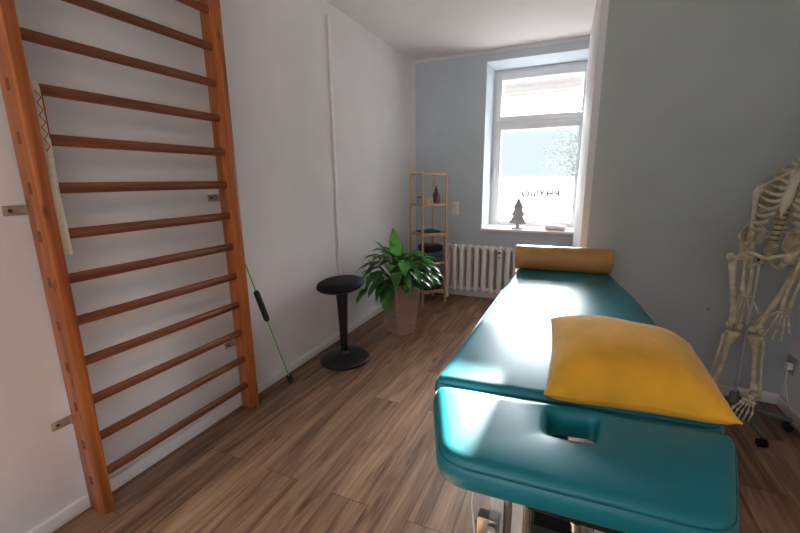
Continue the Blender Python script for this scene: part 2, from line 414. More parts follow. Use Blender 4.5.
def ribbon(bm, pts, r=.0013):
    tube(bm, pts, r, 6)
bm = B(); zz = [(.1062, YA+.010+.015*(k % 2), zr-.012-.0205*k) for k in range(11)]
ribbon(bm, zz, .0016); obj('zigzag_embroidery', bm, M_red, tw)
bm = B(); ribbon(bm, [(.1000, YC-.001, zr+.01-.02*k) for k in range(10)], .002); obj('red_edge', bm, M_red, tw)
bm = B(); ribbon(bm, [(.1015, YA+.004, zr-.01-.02*k) for k in range(11)], .0016); obj('dark_edge', bm, M_dark, tw)

# ------------------------------------------------------------------ vertical trunking, sockets, switch
tag(quick('cable_trunking', M_trim, None, (0, 2.802, .24), (.016, 2.832, 2.61), .003), 'thin white vertical cable trunking on the left wall above the stool', 'cable trunking')
def socket(name, label, loc, ax, w, h, n=1, mat=M_trim, dark=M_sock, group=None):
    t = thing(name, label, 'socket', loc, group); x, y, z = loc
    def bx(nm, m, du, z0, z1, d0, d1, hw, bev=.002, parent=t):
        if ax == 'x': lo, hi = (x+min(d0, d1), y+du-hw, z0), (x+max(d0, d1), y+du+hw, z1)
        elif ax == '-x': lo, hi = (x-max(d0, d1), y+du-hw, z0), (x-min(d0, d1), y+du+hw, z1)
        else: lo, hi = (x+du-hw, y-max(d0, d1), z0), (x+du+hw, y-min(d0, d1), z1)
        return quick(nm, m, parent, lo, hi, bev)
    p = bx('cover_plate', mat, 0, z-h/2, z+h/2, 0, .009, w/2)
    return t, bx
t, bx = socket('wall_socket', 'small white wall socket low on the left wall behind the stool', (0, 2.955, .235), 'x', .08, .08)
bm = B(); lathe(bm, [(.021, 0), (.021, .002), (.018, .002), (.018, .0005)], (.009, 2.955, .235), 20, M.Rotation(pi/2, 3, 'Y')); ring_ = obj('socket_well', bm, M_trim, t)
bm = B()
for dy in (-.009, .009): lathe(bm, [(.0025, 0), (.0025, .0008)], (.0112, 2.955+dy, .235), 8, M.Rotation(pi/2, 3, 'Y'))
obj('socket_holes', bm, M_under, t)
t, bx = socket('light_switch', 'white double switch and socket plate on the pale blue wall beside the shelf tower', (.546, YB, 1.045), 'y', .082, .152)
t['category'] = 'switch'
bx('rocker', M_pvc, 0, 1.055, 1.112, .009, .013, .028); bx('socket_insert', M_pvc, 0, .978, 1.035, .009, .011, .028)
bm = B()
for dx in (-.009, .009): lathe(bm, [(.0025, 0), (.0025, .0008)], (.546+dx, YB-.0112, 1.006), 8, M.Rotation(pi/2, 3, 'X'))
obj('socket_holes', bm, M_under, t)
bm = B(); lathe(bm, [(.052, 0), (.052, .004), (.046, .0065), (.01, .007)], (.346, YB, 1.898), 32, M.Rotation(pi/2, 3, 'X'))
tag(obj('junction_cover', bm, M_blue), 'round blue-painted junction box cover high on the back wall above the shelf tower', 'cover')
t, bx = socket('grey_socket', 'grey wall socket with white plug low on the right wall behind the skeleton', (XR, 2.885, .29), '-x', .105, .1, mat=M_sock)
bm = B(); box(bm, (XR-.04, 2.845, .268), (XR-.009, 2.885, .308), .008); obj('plug', bm, M_trim, t)
bm = B(); tube(bm, [(XR-.03, 2.855, .272), (XR-.034, 2.845, .2), (XR-.022, 2.80, .09), (XR-.03, 2.72, .075)], .003, 8); obj('plug_cable', bm, M_trim, t)
bm = B(); lathe(bm, [(.012, 0), (.012, .003), (.004, .006)], (2.655, YG, .561), 16, M.Rotation(pi/2, 3, 'X'))
tag(obj('wall_plug_cap', bm, M_sock), 'tiny grey round cap on the blue-grey wall left of the skeleton', 'cap')

# ------------------------------------------------------------------ radiator
rd = thing('radiator', 'white cast iron column radiator under the window', 'radiator', (1.15, 4.40, 0))
SP = .0865; x = .50; k = 0
while x < 1.80:
    bm = B()
    for yy in (4.352, 4.428):
        tube(bm, [(x, yy, .105), (x, yy, .13), (x, yy, .37), (x, yy, .61), (x, yy, .637)], [.016, .0185, .018, .0185, .016], 14, flat=1.5)
    for z in (.125, .615): box(bm, (x-.026, 4.352, z-.028), (x+.026, 4.428, z+.028), .012, 3)
    for z in (.125, .615): tube(bm, [(x-SP/2, 4.39, z), (x+SP/2, 4.39, z)], .021, 12)
    for z in (.14, .60): box(bm, (x-.03, 4.335, z-.022), (x+.03, 4.352, z+.022), .007, 2)
    if k in (0, 14): box(bm, (x-.016, 4.36, 0), (x+.016, 4.42, .10), .005)
    obj('radiator_column', bm, M_trim, rd); x += SP; k += 1
bm = B(); box(bm, (1.085, 4.325, .47), (1.125, 4.345, .60), .004); hm = obj('heat_meter', bm, M_pvc, rd)
quick('meter_display', M_under, hm, (1.092, 4.3235, .568), (1.118, 4.3255, .590), 0); quick('meter_seal', M_under, hm, (1.098, 4.3235, .520), (1.112, 4.3255, .534), 0)

# ------------------------------------------------------------------ things on the sill
ft = thing('tree_ornament', 'grey wooden fir tree ornament standing on the window sill', 'ornament', (1.25, 4.57, .826))
bm = B(); poly = [(-.018, 0), (-.018, .045), (-.105, .05), (-.052, .135), (-.082, .14), (-.04, .212), (-.06, .217), (0, .335), (.06, .217), (.04, .212), (.082, .14), (.052, .135), (.105, .05), (.018, .045), (.018, 0)]
q = M.Rotation(radians(-18), 3, 'Z')
for sgn in (0,):
    a = [bm.verts.new(V((1.25, 4.57, .836)) + q @ V((u, -.012, w))) for u, w in poly]; b = [bm.verts.new(V((1.25, 4.57, .836)) + q @ V((u, .012, w))) for u, w in poly]
    bm.faces.new(a); bm.faces.new(b[::-1])
    for k in range(len(poly)): bm.faces.new((a[k], b[k], b[(k+1) % len(poly)], a[(k+1) % len(poly)]))
obj('tree_cutout', bm, M_tree, ft, smooth=False)
bm = B(); box(bm, (1.19, 4.54, .826), (1.31, 4.60, .838), .003, rot=q.copy(), piv=(1.25, 4.57, .83)); obj('base', bm, M_tree, ft)
bm = B(); box(bm, (1.54, 4.53, .8262), (1.755, 4.64, .876), .022, 4)
tag(obj('pale_case', bm, M_pink), 'small pale pink rounded case lying on the window sill right of the fir tree', 'case')

# ------------------------------------------------------------------ swing stick
ss = thing('swing_stick', 'green rod with black foam grip leaning on the wall beside the wall bars', 'exercise stick', (.108, 1.978, 0))
P0 = V((.108, 1.978, .02)); P1 = V((.0205, 1.668, 1.15))
def sp(t): return P0.lerp(P1, t)
bm = B(); tube(bm, [sp(k/10) for k in range(11)], .0042, 10); obj('rod', bm, M_rod, ss)
bm = B(); tube(bm, [sp(.42), sp(.425), sp(.435), sp(.595), sp(.605), sp(.61)], [.012, .016, .0185, .0185, .016, .012], 16); obj('grip', bm, M_grip, ss)
bm = B(); dirn = (P1-P0).normalized(); tube(bm, [P0-dirn*.018, P0-dirn*.016, P0+dirn*.03, P0+dirn*.033], [.015, .019, .019, .014], 14); obj('end_cap', bm, M_grip, ss)
bm = B(); tube(bm, [P1-dirn*.03, P1-dirn*.028, P1+dirn*.012], [.006, .008, .008], 14); obj('end_cap', bm, M_grip, ss)

# ------------------------------------------------------------------ wobble stool
SX, SY = .272, 2.43
st = thing('wobble_stool', 'black active sitting stool with round seat near the left wall', 'stool', (SX, SY, 0))
bm = B(); lathe(bm, [(.17, 0), (.188, .003), (.197, .012), (.196, .022), (.180, .034), (.13, .047), (.075, .058), (.045, .07), (.036, .085)], (SX, SY, 0), 48); obj('base', bm, M_black, st)
lean = M.Rotation(radians(3), 3, 'Y')
bm = B(); lathe(bm, [(.030, .07), (.029, .12), (.033, .3), (.042, .5), (.05, .565), (.05, .588)], (SX-.0, SY, 0), 28); obj('column', bm, M_black, st)
tl = M.Rotation(radians(-4), 3, 'Y') @ M.Rotation(radians(3), 3, 'X')
bm = B(); lathe(bm, [(.06, -.018), (.12, -.016), (.15, -.01), (.165, 0), (.172, .008)], (SX-.008, SY, .588), 44, tl); obj('seat_shell', bm, M_black, st)
bm = B(); lathe(bm, [(.171, .008), (.179, .016), (.179, .03), (.168, .048), (.14, .061), (.09, .068), (.03, .070), (.004, .070)], (SX-.008, SY, .588), 48, tl); obj('seat_cushion', bm, M_blackf, st)

# ------------------------------------------------------------------ potted plant
PC = V((.44, 3.135, 0))
pp = thing('potted_plant', 'leafy dark green plant in a tall tapered taupe pot between stool and shelf tower', 'plant', PC)
ang = radians(-76)
def sq(half, z): return [PC + V((half*sqrt(2)*cos(ang+k*pi/2), half*sqrt(2)*sin(ang+k*pi/2), z)) for k in range(4)]
bm = B()
rings = [[bm.verts.new(p) for p in sq(h, z)] for h, z in [(.088, 0), (.094, .004), (.142, .478), (.145, .482), (.128, .482), (.124, .44)]]
for a, b in zip(rings, rings[1:]):
    for k in range(4): bm.faces.new((a[k], a[(k+1) % 4], b[(k+1) % 4], b[k]))
bm.faces.new(rings[0][::-1]); bm.faces.new(rings[-1])
bmesh.ops.bevel(bm, geom=[e for e in bm.edges if abs(e.verts[0].co.z-e.verts[1].co.z) > .3], offset=.008, segments=3, affect='EDGES')
obj('pot', bm, M_pot, pp)
bm = B(); a = [bm.verts.new(p) for p in sq(.122, .445)]; b = [bm.verts.new(p) for p in sq(.124, .452)]; bm.faces.new(b); bm.faces.new(a[::-1])
for k in range(4): bm.faces.new((a[k], a[(k+1) % 4], b[(k+1) % 4], b[k]))
obj('soil', bm, M_soil, pp, smooth=False)
def leaf(bm, base, tip, width, side=None, droop=.25, fold=.25, n=9, pw=.55):
    """an elliptical pointed blade with a folded midrib from base to tip"""
    base = V(base); tip = V(tip); d = tip-base; L = d.length; d.normalize()
    up = V((0, 0, 1)); s = d.cross(up)
    if s.length < .15: s = V(side or (cos(1.1), sin(1.1), 0))
    s.normalize()
    if side: s = (V(side)-d*V(side).dot(d)).normalized()
    nrm = s.cross(d).normalized()
    if nrm.z < 0: nrm = -nrm
    rows = []
    for i in range(n):
        t = i/(n-1); w = width*.5*(sin(pi*t**pw)**.8 if 0 < t < 1 else 0.02)
        c = base + d*(L*t) + nrm*(droop*L*(4*t*(1-t))*.5)
        wav = .04*width*sin(i*1.9)
        rows.append([c - s*w + nrm*(fold*w+wav), c - s*w*.5 + nrm*(fold*w*.35), c, c + s*w*.5 + nrm*(fold*w*.35), c + s*w + nrm*(fold*w-wav)])
    R = [[bm.verts.new(p) for p in r] for r in rows]
    for a, b in zip(R, R[1:]):
        for k in range(4): bm.faces.new((a[k], a[k+1], b[k+1], b[k]))
bmL = B(); bmS = B(); bmB = B(); bmG = B()
cr = V((.914, .405, 0)); cw = V((-.405, .914, 0))      # roughly across the room / towards the window
random.seed(21)
def stalk(bm, a, b, r=.004):
    a = V(a); b = V(b); m = a.lerp(b, .55)+V((0, 0, .05*(b-a).length)); tube(bm, [a, m, b], [r, r*.85, r*.6], 6)
root = PC + V((0, 0, .45))
N = 96
for i in range(N):
    az = i*2.39996+random.uniform(-.3, .3); tt = (i+.5)/N
    el = radians(80-95*tt+random.uniform(-10, 10))
    reach = .15+.15*tt+random.uniform(-.03, .04)
    dd = V((cos(az)*cos(el), sin(az)*cos(el), sin(el)))
    b0 = root + V((cos(az)*.05, sin(az)*.05, 0))
    lb = root + dd*reach + V((0, 0, .08))
    ll = random.uniform(.15, .22)
    out = V((cos(az), sin(az), 0))
    dr = (dd*.55+out*.6+V((0, 0, -.25-.85*tt+random.uniform(-.2, .25)))).normalized()
    tip = lb+dr*ll
    if tip.x < .03: continue
    if tip.z < .5 and (out.dot(cr) > .1): tip.z = .5
    stalk(bmS, b0, lb); leaf(bmL, lb, tip, random.uniform(.065, .10), droop=random.uniform(.1, .35))
# long leaves the photo shows one by one
def at(u, w, z): return PC + cr*u + cw*w + V((0, 0, z))
for u, w, z, u2, w2, z2, wd in [(-.1, -.05, .70, -.24, .02, .86, .045), (-.14, -.05, .68, -.33, -.04, .72, .05), (-.17, -.06, .62, -.36, -.10, .56, .06), (-.16, -.12, .60, -.33, -.17, .50, .055), (-.19, -.09, .57, -.30, -.14, .42, .06), (-.05, -.05, .78, -.13, -.08, .88, .04), (.07, -.1, .70, .16, -.12, .80, .06), (.1, -.14, .62, .22, -.2, .66, .065)]:
    stalk(bmS, root+V((u*.2, w*.2, 0)), at(u, w, z)); leaf(bmL, at(u, w, z), at(u2, w2, z2), wd, droop=.2)
stalk(bmS, root, at(-.03, -.08, .70)); leaf(bmB, at(-.03, -.08, .70), at(-.055, -.06, .98), .105, side=tuple(cr), droop=-.06, fold=.15, pw=.7)
stalk(bmS, root, at(.05, -.1, .66)); leaf(bmB, at(.03, -.12, .62), at(.12, -.16, .74), .07, droop=.15)
leaf(bmB, at(.02, -.13, .58), at(.06, -.20, .68), .06, droop=.2)
stalk(bmS, root+V((-.03, -.05, 0)), at(-.10, -.20, .50)); leaf(bmL, at(-.105, -.205, .51), at(-.125, -.20, .235), .115, side=tuple(cr), droop=.1, fold=.12, pw=.7)
leaf(bmL, at(.06, -.18, .60), at(.085, -.23, .42), .07, side=tuple(cr), droop=.1)
# glossy arching leaves at the right
for k in range(9):
    a = radians(-55+12*k); o = cr*cos(a)+cw*sin(a)*.9; p0 = root+o*.08+V((0, 0, .03)); h = random.uniform(.1, .17); l = random.uniform(.24, .33)
    pts = [p0, p0+o*l*.35+V((0, 0, h)), p0+o*l*.75+V((0, 0, h*.75)), p0+o*l+V((0, 0, -.02-.05*random.random()))]
    for q0, q1 in zip(pts, pts[1:]): pass
    s = V((0, 0, 1)).cross(o).normalized(); n = 10; rows = []
    for i in range(n+1):
        t = i/n; j = min(2, int(t*3)); f = t*3-j; c = pts[j].lerp(pts[j+1], f); ww = .020*(sin(pi*min(.97, .12+.88*t))**.7)
        rows.append([bmG.verts.new(c-s*ww+V((0, 0, .006))), bmG.verts.new(c), bmG.verts.new(c+s*ww+V((0, 0, .006)))])
    for a_, b_ in zip(rows, rows[1:]):
        for q_ in range(2): bmG.faces.new((a_[q_], a_[q_+1], b_[q_+1], b_[q_]))
obj('foliage', bmL, M_leaf, pp, recalc=False, angle=80); obj('stems', bmS, M_stem, pp)
obj('young_leaves', bmB, M_bright, pp, recalc=False, angle=80)['label'] = 'bright green young leaves'
obj('arching_leaves', bmG, M_gleaf, pp, recalc=False, angle=80)['label'] = 'narrow glossy dark arching leaves'

# ------------------------------------------------------------------ shelf tower
th = -.705; BX, BY, W_, D_ = .350, 3.92, .294, .316
def sh(a, b, z): return V((BX+cos(th)*a-sin(th)*b, BY+sin(th)*a+cos(th)*b, z))
tower = thing('shelf_tower', 'slim bamboo shelf tower in the far left corner', 'shelf', sh(-W_/2, D_/2, 0))
qz = M.Rotation(th, 3, 'Z')
def shbox(bm, a0, a1, b0, b1, z0, z1, bev=.002, seg=2):
    c = sh((a0+a1)/2, (b0+b1)/2, 0); box(bm, (c.x-(a1-a0)/2, c.y-(b1-b0)/2, z0), (c.x+(a1-a0)/2, c.y+(b1-b0)/2, z1), bev, seg, rot=qz, piv=(c.x, c.y, (z0+z1)/2))
for a in (-W_, -.022):
    for b in (0, D_-.022):
        bm = B(); shbox(bm, a, a+.022, b, b+.022, 0, 1.452); obj('post', bm, M_bamboo, tower)
SHZ = [.155, .48, .806, 1.125, 1.438]
for z in SHZ:
    bm = B()
    if z < 1.4:
        shbox(bm, -W_+.02, -.02, .004, .020, z-.028, z-.004); shbox(bm, -W_+.02, -.02, D_-.020, D_-.004, z-.028, z-.004)
        shbox(bm, -W_+.004, -W_+.020, .02, D_-.02, z-.028, z-.004); shbox(bm, -.020, -.004, .02, D_-.02, z-.028, z-.004)
        for k in range(7):
            b = .006+k*(D_-.036)/6.4; shbox(bm, -W_+.006, -.006, b+.018, b+.046, z-.008, z)
        obj('shelf_board', bm, M_bamboo, tower)
    else:
        shbox(bm, -W_+.02, -.02, .002, .020, z-.012, z+.012); shbox(bm, -W_+.02, -.02, D_-.020, D_-.002, z-.012, z+.012)
        shbox(bm, -W_+.002, -W_+.020, .02, D_-.02, z-.012, z+.012); shbox(bm, -.020, -.002, .02, D_-.02, z-.012, z+.012)
        obj('top_frame', bm, M_bamboo, tower)
# on the shelves
p = sh(-.075, .215, 1.125)
bt = thing('pump_bottle', 'brown glass bottle with black cap on the upper shelf of the bamboo tower', 'bottle', p)
bm = B(); lathe(bm, [(.036, 0), (.041, .004), (.041, .090), (.036, .108), (.016, .124), (.014, .132)], p, 24); obj('bottle_body', bm, M_amber, bt)
bm = B(); lathe(bm, [(.017, .130), (.017, .156), (.009, .158), (.008, .182), (.005, .188)], p, 18); obj('cap', bm, M_black, bt)
p = sh(-.055, .125, 1.125)
cb = thing('ointment_box', 'small white and yellow box beside the brown bottle on the bamboo tower', 'box', p)
bm = B(); box(bm, (p.x-.034, p.y-.03, p.z), (p.x+.034, p.y+.03, p.z+.058), .003, rot=M.Rotation(.35, 3, 'Z'), piv=p); obj('box_body', bm, M_card, cb)
bm = B(); box(bm, (p.x-.0348, p.y-.0308, p.z+.046), (p.x+.0348, p.y+.0308, p.z+.064), .003, rot=M.Rotation(.35, 3, 'Z'), piv=p); obj('lid', bm, M_yel, cb)
bm = B(); box(bm, (p.x+.002, p.y-.0306, p.z+.012), (p.x+.024, p.y-.0300, p.z+.03), 0, rot=M.Rotation(.35, 3, 'Z'), piv=p); obj('printed_patch', bm, M_yel, cb)
p = sh(-.240, .10, 1.125)
jr = thing('glass_jar', 'small pale glass jar at the left end of the upper tower shelf', 'jar', p)
bm = B(); lathe(bm, [(.026, 0), (.03, .004), (.03, .05), (.025, .056)], p, 22); obj('jar_body', bm, M_jar, jr)
bm = B(); lathe(bm, [(.027, .055), (.027, .068), (.024, .07)], p, 22); obj('lid', bm, M_amber, jr)
def fold_towel(name, label, a0, a1, b0, b1, z, h, mat, layers=3, seed=1, group=None):
    rnd = random.Random(seed); t = None
    bm = B()
    for L in range(layers):
        z0 = z+L*h/layers; d = [rnd.uniform(-.008, .008) for _ in range(4)]
        shbox(bm, a0+d[0], a1+d[1], b0+d[2], b1+d[3], z0, z0+h/layers-.0005, min(.045, h/layers*.46), 4)
    o = obj(name, bm, mat); tag(o, label, 'towel', group); return o
fold_towel('exercise_band', 'flat dark green folded band on the middle shelf of the bamboo tower', -.24, -.04, .05, .25, .806, .02, M_gband, 2, 3)['category'] = 'band'
fold_towel('folded_towel', 'slate blue folded towel under the black one on the lower tower shelf', -.230, -.012, .03, .290, .48, .1, M_towb, 2, 4, 'towels on the shelf tower')
fold_towel('folded_towel', 'black folded towel lying on top of the slate blue towel', -.225, -.018, .045, .285, .5802, .095, M_towk, 1, 5, 'towels on the shelf tower')
fold_towel('folded_towel', 'charcoal folded towel on the bottom shelf of the bamboo tower', -.230, -.015, .045, .285, .155, .14, M_towg, 2, 6, 'towels on the shelf tower')

# ------------------------------------------------------------------ treatment table
TZ = .782
tb = thing('treatment_table', 'long teal padded treatment table with face hole in the nearer head section', 'treatment table', (1.87, 1.75, 0))
def round_poly(poly, rads, seg=7):
    n = len(poly); out = []
    for i in range(n):
        p = V(poly[i]); a = (V(poly[i-1])-p).normalized(); b = (V(poly[(i+1) % n])-p).normalized(); r = rads[i]
        s = p+a*r; e = p+b*r
        for k in range(seg+1):
            t = k/seg; out.append(s*(1-t)**2 + p*(2*t*(1-t)) + e*t**2)
    return out
def resample(pts, n, closed=True):
    P = pts+[pts[0]] if closed else pts; L = [0]
    for a, b in zip(P, P[1:]): L.append(L[-1]+(b-a).length)
    out = []; j = 0
    for i in range(n):
        s = L[-1]*i/n
        while L[j+1] < s: j += 1
        f = (s-L[j])/max(1e-9, L[j+1]-L[j]); out.append(P[j].lerp(P[j+1], f))
    return out
def inset(pts, d):
    n = len(pts); out = []
    for i in range(n):
        t = (pts[(i+1) % n]-pts[i-1]).normalized(); nv = V((-t.y, t.x)); out.append(pts[i]+nv*d)   # CCW -> inward
    return out
def loops(bm, L):
    R = [[bm.verts.new(p) for p in l] for l in L]; n = len(L[0])
    for a, b in zip(R, R[1:]):
        for k in range(n): bm.faces.new((a[k], a[(k+1) % n], b[(k+1) % n], b[k]))
    return R
PROF = [(.020, -.072), (.004, -.070), (-.002, -.060), (-.003, -.042), (.000, -.028), (.004, -.022), (.005, -.020), (.005, -.016), (.010, -.008), (.020, -.0025), (.034, 0)]
def seam(name, out, z, parent, r=.0022):
    bm = B(); n = len(out); pts = [V((p.x, p.y, z)) for p in out]; pts = pts+[pts[0]]
    tube(bm, pts, r, 6, cap=False); return obj(name, bm, M_tealp, parent)
# main section
mp = [(1.486, 1.052), (2.242, 1.112), (2.205, 1.86), (2.165, 2.25), (2.105, 2.60), (2.075, 2.845), (1.500, 2.815), (1.502, 2.45), (1.496, 1.9), (1.492, 1.4)]
mo = resample(round_poly([V(p) for p in mp], [.03, .05, .12, .12, .12, .07, .07, .12, .12, .12]), 150)
bm = B(); R = loops(bm, [[V((p.x, p.y, TZ+dz)) for p in inset(mo, d)] for d, dz in PROF])
bm.faces.new(R[0][::-1]); bm.faces.new(R[-1]); mc = obj('main_cushion', bm, M_teal, tb, angle=50)
seam('seam_piping', inset(mo, .004), TZ-.019, mc)
# head section with face hole
hp = [(1.618, .722), (2.158, .752), (2.250, 1.096), (1.496, 1.036)]
ho = round_poly([V(p) for p in hp], [.062, .062, .055, .055], 9)
hc = V((1.884, .968))
def ray_out(pts, c, ang):
    d = V((cos(ang), sin(ang))); best = None
    for a, b in zip(pts, pts[1:]+[pts[0]]):
        e = b-a; den = d.x*e.y-d.y*e.x
        if abs(den) < 1e-9: continue
        w = a-c; t = (w.x*e.y-w.y*e.x)/den; u = (w.x*d.y-w.y*d.x)/den
        if t > 0 and -1e-6 <= u <= 1+1e-6 and (best is None or t > best): best = t
    return c+d*best
NA = 160
angs = [2*pi*k/NA for k in range(NA)]
# include exact corner directions for crisp outline
angs = sorted(angs)
hout = [ray_out(ho, hc, a) for a in angs]
hole = round_poly([V((1.829, .905)), V((1.937, .916)), V((1.946, 1.028)), V((1.826, 1.012))], [.03]*4, 8)
hin = [ray_out(hole, hc, a) for a in angs]
def hcrown(p, q, t, z): r = p.lerp(q, t); return V((r.x, r.y, z))
tin = inset(hout, .034); rim = [c+(h-c)*1.18 if False else h+(h-hc).normalized()*.022 for h in hin for c in (hc,)]
bm = B()
L = [[V((p.x, p.y, TZ+dz)) for p in inset(hout, d)] for d, dz in PROF]
for t in (.25, .5, .75): L.append([V((*(a.lerp(b, t)), TZ+.0015*sin(pi*t))) for a, b in zip(tin, rim)])
L.append([V((p.x, p.y, TZ)) for p in rim])
L.append([V((*(a.lerp(b, .55)), TZ-.003)) for a, b in zip(rim, hin)])
L.append([V((p.x, p.y, TZ-.013)) for p in hin]); L.append([V((p.x, p.y, TZ-.06)) for p in hin])
L.append([V((p.x, p.y, TZ-.072)) for p in hin])
R = loops(bm, L); n = NA
for k in range(n): bm.faces.new((R[-1][k], R[-1][(k+1) % n], R[0][(k+1) % n], R[0][k]))
hd = obj('head_cushion', bm, M_teal, tb, angle=50); hd['label'] = 'teal head cushion with a rounded face hole'
seam('seam_piping', inset(hout, .004), TZ-.019, hd)
# frame under the cushions
zu = TZ-.072
bm = B()
for x in (1.62, 2.10): box(bm, (x-.02, 1.14, zu-.045), (x+.02, 2.70, zu-.001), .004)
for y in (1.16, 1.9, 2.68): box(bm, (1.62, y-.02, zu-.043), (2.10, y+.02, zu-.003), .004)
obj('upper_frame', bm, M_frame, tb)
bm = B(); box(bm, (1.80, .79, zu-.055), (2.15, .895, zu-.001), .006); box(bm, (1.965, .88, zu-.055), (2.15, 1.14, zu-.001), .006); obj('head_underplate', bm, M_under, tb)
bm = B(); lathe(bm, [(.008, 0), (.008, .018), (.012, .019), (.012, .026)], (1.905, .80, zu-.08), 14); obj('locking_pin', bm, M_chrome, tb)
for x0, x1 in ((1.700, 1.736), (1.757, 1.787)):
    bm = B(); box(bm, (x0, .93, .085), (x1, .965, zu-.001), .003); obj('support_bar', bm, M_frame, tb)
bm = B(); box(bm, (1.738, .935, .2), (1.756, .962, zu-.002), .002); box(bm, (1.788, .93, .2), (1.802, .962, zu-.002), .002); obj('slide_rail', bm, M_steel, tb)
bm = B(); box(bm, (1.672, .893, .36), (1.728, .928, .492), .004); obj('clamp_block', bm, M_steel, tb)
bm = B(); lathe(bm, [(.012, 0), (.012, .02), (.006, .024)], (1.712, .885, .47), 12, M.Rotation(pi/2, 3, 'X')); obj('clamp_knob', bm, M_chrome, tb)
bm = B()
for x in (1.66, 2.06): box(bm, (x-.03, .92, .03), (x+.03, 2.60, .085), .006)
for y in (.95, 2.55): box(bm, (1.52, y-.035, .025), (2.20, y+.035, .08), .006)
for x in (1.55, 2.17):
    for y in (.95, 2.55): lathe(bm, [(.026, 0), (.026, .02), (.02, .027)], (x, y, 0), 16)
obj('base_frame', bm, M_frame, tb)
for x in (1.70, 2.02):
    bm = B()
    a = V((x, 1.15, .10)); b = V((x, 2.45, zu-.05)); c = V((x+.045, 2.45, .10)); d = V((x+.045, 1.20, zu-.05))
    tube(bm, [a, b], .024, 4); tube(bm, [c, d], .024, 4); obj('scissor_arm', bm, M_frame, tb, angle=20)
bm = B(); tube(bm, [(1.86, 1.5, .10), (1.86, 1.95, .38)], .035, 16); tube(bm, [(1.86, 1.93, .37), (1.86, 2.25, .57)], .017, 12); box(bm, (1.79, 1.22, .07), (1.95, 1.52, .21), .02); obj('lift_motor', bm, M_under, tb)
bm = B(); tube(bm, [(1.690, .93, .69), (1.66, .95, .62), (1.638, .98, .45), (1.64, 1.02, .28), (1.65, 1.10, .09)], .0028, 8); obj('cable', bm, M_trim, tb)

# bolster and pillow
RB = .080; rc = V((1.785, 2.735, TZ+RB)); rv = V((cos(radians(3.5)), sin(radians(3.5)), 0)); HL = .293
bo = thing('bolster', 'tan leather bolster roll lying across the far end of the treatment table', 'bolster', (rc.x, rc.y, TZ))
bm = B(); tube(bm, [rc+rv*t for t in (-HL, -HL+.001, -HL+.006, -HL+.014, -HL*.5, 0, HL*.5, HL-.014, HL-.006, HL-.001, HL)], [RB-.016, RB-.010, RB-.003, RB, RB, RB, RB, RB, RB-.003, RB-.010, RB-.016], 48); bod = obj('bolster_roll', bm, M_tan, bo)
for s in (-1, 1):
    bm = B(); c = rc+rv*s*(HL-.010); u = V((-rv.y, rv.x, 0)); pts = [c+u*(RB*cos(a))+V((0, 0, RB*sin(a))) for a in [2*pi*k/40 for k in range(41)]]
    tube(bm, pts, .0018, 6, cap=False); obj('end_piping', bm, M_tan, bo)

pil = thing('pillow', 'mustard yellow velvet pillow lying on the treatment table beside the face hole', 'pillow', (2.02, 1.25, TZ))
FL, FR, BR, BL = V((1.812, 1.045, .802)), V((2.254, 1.096, .800)), V((2.236, 1.515, .826)), V((1.795, 1.500, .868))
G = 28
def pil_pt(u, v, top):
    # u,v in [-1,1]; sides pulled in between the corners
    pin = .055; uu = u*(1-pin*(1-v*v)*abs(u)**3); vv = v*(1-pin*(1-u*u)*abs(v)**3)
    a, b = (uu+1)/2, (vv+1)/2
    c = FL*(1-a)*(1-b)+FR*a*(1-b)+BR*a*b+BL*(1-a)*b
    e = max(0, (1-u**4))**.55*max(0, (1-v**4))**.55
    e2 = (max(0, 1-u*u)*max(0, 1-v*v))**.5
    wr = .0022*sin(9*u+5*v)*(e2*(1-e2))*4+.0015*sin(17*v-6*u)*(1-e2)
    if top: z = c.z+.098*e*(.62+.38*e2)+wr
    else: z = max(TZ+.0015, c.z-.075*e)
    if not top and v < 1: z = max(z, TZ+.0015)
    return V((c.x, c.y, z))
bm = B(); T = {}; Bt = {}
for i in range(G+1):
    for j in range(G+1):
        u, v = sin(pi/2*(2*i/G-1)), sin(pi/2*(2*j/G-1)); edge = i in (0, G) or j in (0, G)
        T[i, j] = bm.verts.new(pil_pt(u, v, True)); Bt[i, j] = T[i, j] if edge else bm.verts.new(pil_pt(u, v, False))
for i in range(G):
    for j in range(G):
        bm.faces.new((T[i, j], T[i+1, j], T[i+1, j+1], T[i, j+1])); bm.faces.new((Bt[i, j], Bt[i, j+1], Bt[i+1, j+1], Bt[i+1, j]))
obj('pillow_cover', bm, M_must, pil, angle=120)
bm = B(); edge = [pil_pt(sin(pi/2*(2*i/G-1)), -1, True) for i in range(G)]+[pil_pt(1, sin(pi/2*(2*i/G-1)), True) for i in range(G)]+[pil_pt(-sin(pi/2*(2*i/G-1)), 1, True) for i in range(G)]+[pil_pt(-1, -sin(pi/2*(2*i/G-1)), True) for i in range(G)]
tube(bm, edge+[edge[0]], .0026, 6, cap=False); obj('edge_seam', bm, M_must, pil)

